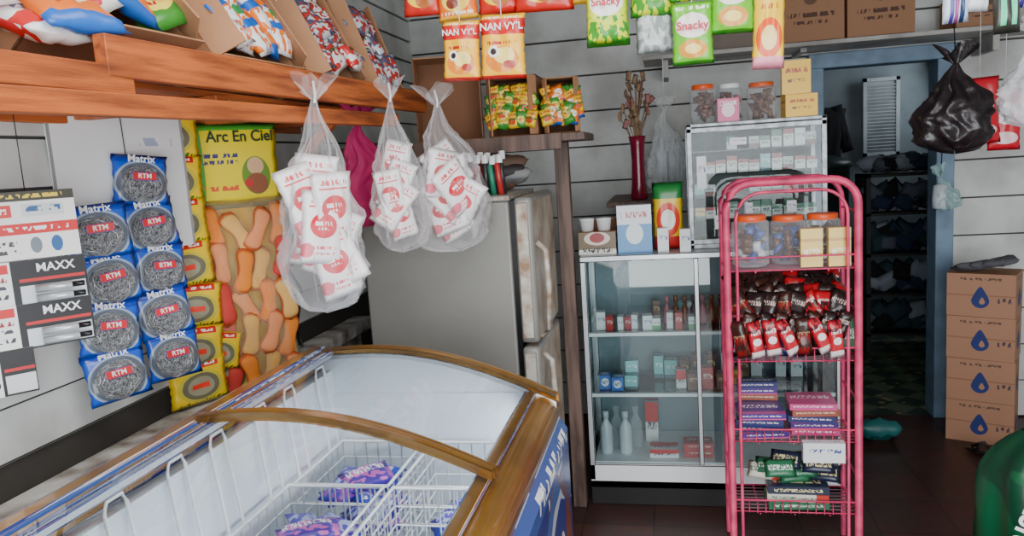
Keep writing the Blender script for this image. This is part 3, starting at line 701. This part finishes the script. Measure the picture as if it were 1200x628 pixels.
def foot(M,m,L_,w):
    def fnr(u,v,g):
        a=u*2*math.pi; t=v
        k=math.sqrt(max(0,1-(2*t-1)**4))*(.80+.20*math.cos(t*6.2))
        return (w*g/2*k*math.cos(a)+.006*math.sin(t*4),(.012 if g==1 else .007)*k*math.sin(a),(t-.5)*L_*g)
    b.grid(lambda u,v:fnr(u,v,1),14,14,m,cu=True,M=M)
    b.grid(lambda u,v:fnr(u,v,1.12),14,14,sole_m,cu=True,M=M@T(0,.006,0))
for r in range(5):
    for c in range(4):
        foot(Ma@T(-.104+.069*c+random.uniform(-.01,.01),-.030-.012*((c+r)%3),1.44-.125*r+random.uniform(-.02,.02))@RY(random.uniform(-30,30)),sp[(r+c*2)%3] if random.random()<.92 else sp[3],.140,.070)
b.box(-.15,.15,.012,.016,.9,1.5,mat('bag_back',srgb(228,180,50),.4),M=Ma)
arc=b.make('sponge_bag')
text('Arc En Ciel',.05,mat('dark_ink',srgb(30,60,50),.5),Ma@T(0.02,-.02,1.73),arc,sx=.95)
b=B(); b.tube([(-1.44,2.62,1.80),(-1.43,2.64,1.5),(-1.45,2.66,1.3),(-1.42,2.75,1.15),(-1.44,2.72,1.0),(-1.44,2.75,.92)],.006,black,seg=6); b.make('power_cable')
# ---------------------------------------------------------------- PINK RACK
RX0,RX1,RY0,RY1,RH=.205,.655,2.88,3.14,1.46
b=B()
def arch(y):
    pts=[(RX0,y,0)]
    r=.09
    pts+= [(RX0,y,RH-r-.6),(RX0,y,RH-r)]
    for k in range(1,7):
        a=math.pi-(math.pi/2)*k/6; pts.append((RX0+r+r*math.cos(a),y,RH-r+r*math.sin(a)))
    for k in range(0,7):
        a=math.pi/2*(1-k/6); pts.append((RX1-r+r*math.cos(a),y,RH-r+r*math.sin(a)))
    pts+=[(RX1,y,RH-r-.6),(RX1,y,0)]
    return pts
b.tube(arch(RY0),.014,pink,seg=10); b.tube(arch(RY1),.010,pink,seg=10)
pts=[(p[0]*(1)+(.035 if p[0]<.4 else -.035),p[1],p[2]-.035 if p[2]>0 else 0) for p in arch(RY0)]
b.tube(pts,.006,pink,seg=8)
SH=(1.14,.80,.49,.21)
for z in SH+(1.34,.98,.65,.35):
    for x in(RX0,RX1): b.tube([(x,RY0,z),(x,RY1,z)],.005,pink,seg=6)
for z in SH:
    for k in range(9): 
        y=RY0+.01+(RY1-RY0-.02)*k/8; b.tube([(RX0,y,z),(RX1,y,z)],.0028,pink if k in(0,8) else mat('rack_wire',srgb(150,110,120),.4),seg=5)
    for x in(RX0+.1,RX0+.225,RX0+.35): b.tube([(x,RY0,z-.004),(x,RY1,z-.004)],.003,pink,seg=5)
    b.tube([(RX0,RY0,z+.05),(RX1,RY0,z+.05)],.0035,pink,seg=6)
for k in range(14):
    x=RX0+.03+k*(RX1-RX0-.06)/13
    for z in SH[1:]: b.tube([(x,RY0,z),(x,RY0,z+.05)],.002,pink,seg=4)
b.tube([(RX0,RY0,.975),(RX1,RY0,.975)],.006,mat('rail_dark',srgb(120,50,60),.4),seg=6)
b.make('display_rack')
jar('candy_jar',.30,2.99,1.146,.068,.19,orange,cd[1:]); 
jar('candy_jar',.44,3.03,1.146,.066,.18,orange,cd[1:3]); jar('candy_jar',.565,3.04,1.146,.064,.18,orange,cd[2:])
stick=label('tall_pack_yellow',srgb(230,196,90),[('r',.5,.7,.5,.04,srgb(200,150,70)),('t',.5,.4,.35,.08,srgb(240,240,230),4)])
carton('biscuit_pack',.465,.54,2.90,2.94,1.146,1.285,stick,front=stick,side=stick); carton('biscuit_pack',.56,.635,2.90,2.94,1.146,1.285,stick,front=stick,side=stick)
choc=[label('choco_brown',srgb(60,32,26),[('t',.5,.55,.4,.08,srgb(200,160,120),4),('n',.5,.3,.5,.3,srgb(130,26,26),5)],.2),label('choco_dark',srgb(40,24,24),[('t',.5,.6,.4,.08,srgb(200,180,170),4)],.2),label('choco_red',srgb(176,20,32),[('t',.5,.6,.4,.08,srgb(240,230,230),4),('n',.5,.3,.5,.3,srgb(50,20,20),5)],.2)]
b=B(); random.seed(9)
b.box(RX0+.02,RX1-.02,RY0+.02,RY1-.02,.935,.94,mat('rail_dark',srgb(120,50,60),.4))
for r in range(4):
    for c in range(8):
        b.pillow(.08,.11,.025,choc[(0 if random.random()<.7 else 1) if c<4 else (2 if random.random()<.6 else 1)],M=T(.25+.05*c,2.93+.045*r,1.0+.02*r)@RZ(random.uniform(-30,30))@RY(random.uniform(-40,40))@RX(-20),seed=c+r*9,nu=6,nv=7,wr=.6)
b.make('chocolate_packets')
b=B()
rw=label('red_sachet',srgb(190,28,46),[('r',.5,.10,.5,.10,srgb(235,222,222)),('e',.5,.45,.3,.10,srgb(240,230,228)),('t',.5,.7,.35,.06,srgb(240,240,235),4),('n',.5,.85,.5,.15,srgb(90,20,30),5)],.2)
for c in range(7):
    M_=T(.245+.055*c,2.862,.90+random.uniform(-.012,.012))@RY(-16+random.uniform(-12,12))@RZ(random.uniform(-25,25))
    b.pillow(.055,.14,.025,rw if c%4 else choc[0],M=M_,seed=c,nu=7,nv=9,wr=.5)
    b.pillow(.05,.10,.025,random.choice(choc),M=T(.27+.055*c,2.875,.94)@RY(20),seed=c,nu=6,nv=7,wr=.5)
b.make('red_sachets')
purp=[label('purple_box',srgb(70,36,124),[('t',.5,.6,.42,.12,srgb(235,225,240),4),('r',.5,.1,.5,.1,srgb(200,80,140))]),label('pink_box',srgb(200,70,130),[('t',.5,.6,.42,.12,srgb(250,230,240),4)]),label('blue_box',srgb(36,42,100),[('t',.5,.6,.42,.12,srgb(225,215,235),4)]),label('orange_box',srgb(150,80,60),[('t',.5,.6,.42,.12,srgb(230,200,180),4)])]
def stack(name,x0,x1,y0,y1,z,n,h,pal,front=None,jit=4):
    b=B()
    for i in range(n):
        m=pal[i%len(pal)]; b.box(x0-(x0+x1)/2,(x1-x0)/2,y0-(y0+y1)/2,(y1-y0)/2,z+i*(h+.0005),z+i*(h+.0005)+h,m,M=T((x0+x1)/2+random.uniform(-.004,.004),(y0+y1)/2,0)@RZ(random.uniform(-jit,jit)))
    return b.make(name)
stack('wafer_boxes',.235,.405,2.90,3.05,.496,4,.024,[purp[0],purp[2],purp[2]],jit=7); stack('wafer_boxes',.43,.60,2.94,3.09,.496,5,.024,[purp[1],purp[0],purp[2],purp[3]],jit=7)
stack('wafer_boxes',.25,.40,3.06,3.12,.496,7,.024,[purp[2],purp[3],purp[0]])
carton('tissue_pack',.455,.60,2.835,2.872,.43,.505,goods[7],front=goods[7])
gw=[label('green_tin',srgb(44,110,76),[('t',.5,.5,.4,.15,srgb(230,240,230),4)]),label('cream_tin',srgb(215,210,195),[('t',.5,.5,.42,.15,srgb(60,120,90),4),('r',.9,.5,.1,.5,srgb(190,60,50))]),goods[7],label('dkblue',srgb(40,46,70),[('t',.5,.5,.4,.2,srgb(230,220,160),4)])]
stack('sardine_boxes',.34,.56,2.90,3.02,.216,3,.03,[gw[0],gw[1],gw[3],gw[0]])
b=B()
for i in range(12): b.pillow(.09,.13,.02,random.choice([gw[0],gw[3],purp[2],choc[1]]),M=T(.25+.035*i,3.0+random.uniform(-.06,.06),.87)@RZ(random.uniform(-20,20))@RX(-15),seed=i,nu=6,nv=7)
b.make('seasoning_sachets')
b=B()
for i in range(9): b.pillow(.12,.07,.02,random.choice([gw[0],gw[3],choc[1],gw[1],gw[3],goods[4]]),M=T(.33+.028*i,2.95+random.uniform(-.02,.08),.335+.016*(i%4))@RZ(random.uniform(-20,20))@RX(-40),seed=i,nu=6,nv=7)
b.make('seasoning_sachets')
# ---------------------------------------------------------------- HANGING SNACK PACKETS
b=B(); b.tube([(-1.48,2.32,2.24),(.5,2.32,2.22),(XR-.01,2.32,2.24)],.003,black,seg=5); b.make('hanging_wire')
nan=label('nanvy_packet',srgb(252,190,24),[('r',.5,.80,.5,.12,srgb(206,28,24)),('t',.5,.94,.35,.02,srgb(255,240,200),4),('e',.5,.30,.38,.2,srgb(232,134,30)),('e',.55,.36,.24,.13,srgb(252,226,130)),('e',.30,.42,.12,.09,srgb(240,240,235)),('e',.30,.42,.07,.05,srgb(50,40,40)),('e',.66,.22,.14,.06,srgb(180,60,40)),('t',.5,.55,.35,.025,srgb(180,40,30),4),('r',.5,.03,.5,.03,srgb(206,34,30))],.25)
nan2=label('orange_packet',srgb(240,110,20),[('r',.5,.80,.5,.14,srgb(200,26,26)),('e',.5,.35,.36,.2,srgb(250,210,80)),('e',.4,.3,.15,.1,srgb(120,50,30)),('t',.5,.12,.4,.03,srgb(250,240,200),4),('r',.5,.04,.5,.04,srgb(245,190,40))],.25)
grn=label('green_packet',srgb(104,190,36),[('e',.5,.62,.42,.2,srgb(245,240,230)),('e',.5,.25,.35,.15,srgb(220,150,50)),('e',.5,.25,.2,.08,srgb(250,220,120)),('t',.5,.90,.4,.03,srgb(250,250,240),4),('r',.5,.03,.5,.03,srgb(50,130,30))],.25)
yg=label('yellowgreen_packet',srgb(208,222,24),[('e',.5,.60,.42,.2,srgb(245,245,240)),('n',.5,.2,.5,.2,srgb(60,150,40),6),('t',.5,.88,.4,.03,srgb(50,120,40),4)],.25)
tally=label('tall_yellow_packet',srgb(250,202,34),[('t',.5,.66,.4,.025,srgb(200,60,30),4),('t',.5,.58,.4,.025,srgb(200,60,30),4),('t',.5,.5,.3,.02,srgb(200,60,30),5),('e',.5,.25,.42,.16,srgb(238,90,30)),('e',.5,.25,.25,.10,srgb(250,220,140)),('r',.5,.05,.5,.05,srgb(240,150,170))],.25)
redp=label('red_cookie_packet',srgb(200,34,24),[('e',.5,.40,.4,.25,srgb(245,206,50)),('e',.6,.30,.25,.16,srgb(180,100,50)),('t',.5,.85,.4,.05,srgb(250,240,230),3)],.25)
clearp=label('clear_pack_face',srgb(190,196,196),[('n',.5,.5,.5,.5,srgb(140,150,150),5)],.15)
crim=mat('crimson_ink',srgb(205,20,60),.4)
def hang(x,y,ztop,w,h,m,i,txt=None,tc=wtext,ts=.03,yaw=0,zs=2.22):
    b=B(); M=T(x,y,ztop-h/2)@RZ(yaw)@RY(random.uniform(-2.5,2.5))
    b.pillow(w,h,.035,m,M=M,seed=i,wr=.55,nu=14,nv=16)
    if zs>ztop: b.tube([(x,y,ztop-.004),(x,y,zs)],.0012,white,seg=4)
    ob=b.make('snack_packet')
    if txt: text(txt,ts,tc,M@T(0,-.022,h*(.29 if m is nan else .11)),ob)
    return ob
random.seed(2)
hang(-.583,2.28,2.015,.115,.175,nan,1,"NAN VY'L",wtext,.024); hang(-.455,2.27,2.020,.135,.185,nan,2,"NAN VY'L",wtext,.029)
hang(-.60,2.33,2.185,.125,.16,nan2,3); hang(-.475,2.34,2.20,.125,.17,redp,4); hang(-.335,2.33,2.185,.18,.16,redp,5,zs=2.22); hang(-.71,2.34,2.20,.12,.15,redp,6); hang(-.225,2.36,2.19,.08,.15,nan2,26); hang(-.335,2.345,2.21,.12,.14,nan2,27)
hang(-.150,2.31,2.215,.125,.31,grn,7); hang(-.150,2.27,2.09,.12,.18,yg,7,'Snacky',crim,.03)
hang(-.02,2.33,2.215,.13,.235,yg,8,'Snacky',crim,.03); hang(-.02,2.345,2.08,.11,.20,clearp,9,zs=2.0)
hang(.085,2.28,2.00,.115,.17,grn,10,'Snacky',crim,.032); hang(.085,2.29,2.18,.12,.175,yg,11,'Snacky',crim,.032)
hang(.195,2.28,2.085,.12,.18,grn,12,'Snacky',crim,.032); hang(.20,2.30,2.215,.12,.19,yg,13)
hang(.290,2.27,2.13,.085,.33,tally,14)
# ---------------------------------------------------------------- BACK UPPER SHELF
shw=mat('shelf_grey_paint',srgb(170,168,164),.6,col2=srgb(120,114,108))
b=B(); b.box(-.1,XR-.02,4.22,4.578,2.07,2.092,shw,bev=.003)
for x in(0,.7,1.6,2.3): b.box(x,x+.03,4.3,4.578,1.98 if x!=.7 else 2.05,2.07,shw)
b.make('upper_shelf')
bxl=label('box_print',srgb(150,110,82),[('t',.5,.45,.35,.04,srgb(80,54,44),4),('t',.5,.32,.25,.03,srgb(80,54,44),4),('e',.5,.72,.10,.10,srgb(100,74,60))],.8)
carton('storage_carton',.58,.90,4.24,4.5,2.096,2.38,card,front=bxl); carton('storage_carton',.92,1.23,4.24,4.5,2.096,2.36,card,front=bxl,yaw=-2)
carton('storage_carton',1.42,1.7,4.26,4.5,2.096,2.25,card,front=bxl); carton('storage_carton',.1,.5,4.26,4.5,2.096,2.3,mat('grey_carton',srgb(120,108,100),.8))
b=B(); bagmesh(b,.22,.18,.42,film('wrap_film',lo=.2,hi=.8,body=(.75,.78,.8)),T(.0,4.15,1.80),seed=6)
for i in range(5): b.lathe([(0,0),(.03,0),(.03,.16),(.012,.2),(.012,.24),(0,.24)],bm_ if i%2 else jarfilm,M=T(-.05+.03*i,4.15+.03*(i%2),1.42),seg=12)
b.tube([(0,4.15,1.83),(0,4.20,2.07)],.002,white,seg=4); b.make('wrapped_bottles')
# ---------------------------------------------------------------- WATER BOXES
drop=mat('drop_ink',srgb(34,52,120),.6)
wb=label('water_box_print',srgb(172,126,98),[('r',.5,.5,.5,.016,srgb(150,104,78)),('t',.5,.88,.3,.03,srgb(100,74,60),4),('t',.85,.4,.1,.06,srgb(80,62,72),4)],.7)
random.seed(6)
def dropface(bb,M,cx,cz,s,m):
    vs=[]
    for k in range(24):
        a=2*math.pi*k/24; r=s
        x=r*math.sin(a)*(1 if math.cos(a)<0 else (1-math.cos(a)*.55)); z=r*math.cos(a)*(1.0 if math.cos(a)<0 else 1.75)
        vs.append(bb.bm.verts.new(M@Vector((cx+x,0,cz+z))))
    bb.f(vs[::-1],m)
for i in range(4):
    yw=-28+random.uniform(-3,3); M=T(1.575,4.27,i*.221)@RZ(yw)
    bb=B(); bb.box(-.15,.15,-.11,.11,0,.219,card,M=M,front=wb,side=wb)
    dropface(bb,M@T(0,-.1112,0),0,.085,.040,drop); dropface(bb,M@T(0,-.1118,0),.008,.078,.013,wb)
    dropface(bb,M@T(.1512,0,0)@RZ(90),0,.085,.036,drop)
    bb.make('water_carton')
b=B()
for i in range(5): b.pillow(.16,.10,.04,mat('grey_cloth',srgb(90,88,96),.9),M=T(1.50+.04*i,4.25,.91+.006*i)@RZ(20*i)@RX(75),seed=i)
b.make('folded_cloth')
for k,(x,y,a) in enumerate(((1.50,3.98,30),(1.62,3.90,60))):
    b=B()
    def sole(u,v):
        aa=u*2*math.pi; kk=math.sqrt(max(0,1-(2*v-1)**4))*(.8+.2*math.cos(v*5))
        return (.045*kk*math.cos(aa),(v-.5)*.25,.014+.013*kk*math.sin(aa))
    b.grid(sole,14,14,black,cu=True,M=T(x,y,0)@RZ(a))
    b.tube([(-.04,.02,.02),(-.02,.04,.06),(0,.09,.03),(.02,.04,.06),(.04,.02,.02)],.008,black,seg=6,M=T(x,y,0)@RZ(a))
    b.make('flip_flop')
b=B(); b.pillow(.22,.16,.09,mat('teal_plastic',srgb(30,104,104),.4),M=T(1.05,4.2,.06)@RX(65),seed=2,wr=.8); b.make('teal_plastic_bag')
# ---------------------------------------------------------------- right hanging things
blk=mat('black_bag',srgb(40,32,36),.28,var=.3,scale=12,bump=.3)
b=B(); bagmesh(b,.25,.2,.30,blk,T(1.0,3.0,1.83),seed=5,belly=.6,ruff=.05,cr=.4); b.tube([(1.0,3.0,1.83),(.985,3.0,2.1),(.98,3.0,ZC)],.002,black,seg=4); b.make('black_plastic_bag')
b=B(); bagmesh(b,.22,.16,.26,film('white_bag',lo=.3,hi=.85,body=(.82,.85,.9)),T(1.10,2.6,1.85),seed=9,belly=.6); b.tube([(1.10,2.6,1.85),(1.10,2.6,ZC)],.002,black,seg=4); b.make('white_plastic_bag')
redw=label('red_wipe_print',srgb(200,24,44),[('e',.5,.6,.35,.18,srgb(240,235,235)),('t',.5,.6,.28,.05,srgb(200,30,48),4),('e',.5,.2,.4,.1,srgb(240,200,205))])
hang(1.22,3.4,1.80,.15,.26,redw,20,zs=ZC); hang(1.32,3.42,1.75,.12,.24,redw,21,zs=ZC)
b=B(); bagmesh(b,.13,.12,.17,film('teal_wrap',lo=.5,hi=.9,body=(.4,.6,.62)),T(1.41,4.42,1.36)@RY(-15),seed=3,belly=.8); b.lathe([(0,0),(.04,0),(.042,.05),(.035,.12),(0,.13)],bm_,M=T(1.41,4.42,1.20),seg=14); b.tube([(1.41,4.42,1.36),(1.45,4.53,1.5)],.003,black,seg=4); b.make('wrapped_tin')
b=B(); b.tube([(.1,1.82,2.22),(XR-.01,1.82,2.22)],.003,black,seg=5); b.make('hanging_wire')
pens=label('pen_card',srgb(196,210,230),[('t',.5,.8,.45,.06,srgb(60,60,160),4),('r',.3,.35,.08,.35,srgb(70,60,140)),('r',.5,.35,.08,.35,srgb(160,70,140)),('r',.7,.35,.08,.35,srgb(40,60,100))],.25)
wht=label('white_card',srgb(230,233,236),[('t',.5,.7,.4,.08,srgb(70,70,90),4),('r',.5,.25,.4,.06,srgb(40,160,120)),('e',.5,.5,.3,.08,srgb(210,60,60))],.3)
grc=label('green_caps_card',srgb(50,50,44),[('r',.3,.2,.1,.14,srgb(60,200,150)),('r',.7,.2,.1,.14,srgb(60,200,150)),('t',.5,.6,.4,.12,srgb(230,200,60),4)],.3)
random.seed(8)
for i,(x,w,zb,m) in enumerate(((.595,.05,1.82,pens),(.645,.045,1.84,wht),(.69,.05,1.79,grc),(.735,.055,1.84,pens),(.785,.05,1.81,wht),(.835,.06,1.84,pens),(.89,.05,1.79,grc))):
    hang(x,1.80+.01*(i%2),2.05,w,2.05-zb,m,30+i,zs=2.22)
# green sack
gs=label('green_sack',srgb(14,92,58),[('n',.5,.5,.5,.5,srgb(8,70,46),4)],.35)
b=B()
def sack(u,v):
    a=u*2*math.pi
    k=(.86+.14*math.sin(v*math.pi))*(1 if v<.8 else 1-.55*((v-.8)/.2)**2)
    f=1+.05*math.sin(6*a+v*4)+.08*noise.noise(Vector((math.cos(a)*2,math.sin(a)*2,v*4)))
    n_=4
    ca,sa=math.cos(a),math.sin(a); q=(abs(ca)**n_+abs(sa)**n_)**(-1/n_)
    return (.20*k*f*ca*q,.15*k*f*sa*q,.66*v)
MS=T(1.145,2.55,0)@RZ(8)
b.grid(sack,44,22,gs,cu=True,M=MS); b.box(-.15,.15,-.11,.11,0,.01,gs,M=MS)
sk=b.make('rice_sack')
text('CRISTAL',.085,wtext,MS@T(-.162,-.180,.46)@RZ(-28)@RY(-72),sk)
# ---------------------------------------------------------------- LIGHTS / WORLD / CAMERA
w=bpy.data.worlds.new('sky'); S.world=w; w.use_nodes=True
bg=w.node_tree.nodes['Background']; bg.inputs[0].default_value=(.78,.87,1,1); bg.inputs[1].default_value=1.3
def area(name,loc,rot,sx,sy,p,col=(1,1,1)):
    l=bpy.data.lights.new(name,'AREA'); l.shape='RECTANGLE'; l.size=sx; l.size_y=sy; l.energy=p; l.color=col
    o=bpy.data.objects.new(name,l); COL.objects.link(o); o.location=loc; o.rotation_euler=[math.radians(a) for a in rot]; return o
area('daylight_doorway',(.75,YF+.03,1.3),(90,0,0),3.0,2.2,165,(.95,.98,1))
area('inner_fill_light',(2.3,6.9,2.1),(0,75,0),.8,.8,6,(.85,.93,1))  # added fill for the back room, no window at this spot
area('ceiling_fill_light',(-.1,1.1,2.6),(0,0,0),1.3,1.3,34,(1,.98,.95))  # unseen added fill from above, brightens room and freezer
area('freezer_fill_light',(X1-.085,1.47,.86),(0,70,0),.03,1.2,3.6,(.9,.96,1))  # added fill hidden under the front rim to brighten the freezer interior
g=B(); g.box(-8,8,YF-10,YF-.1,-.1,-.02,mat('outside_ground',srgb(190,184,172),.9)); g.make('ground_outside')
Yc=Vector((180,139,-900)).normalized()
U=Vector((-0.065,1,0.14)); U=(U-U.dot(Yc)*Yc).normalized()
Xc=Yc.cross(U)
R=Matrix((Xc,Yc,U))
cdt=bpy.data.cameras.new('camera');c=bpy.data.objects.new('camera',cdt);COL.objects.link(c)
c.matrix_world=Matrix.Translation((0,0,1.6))@R.to_4x4()
cdt.sensor_width=36;cdt.lens=27;cdt.clip_start=.02
S.camera=c
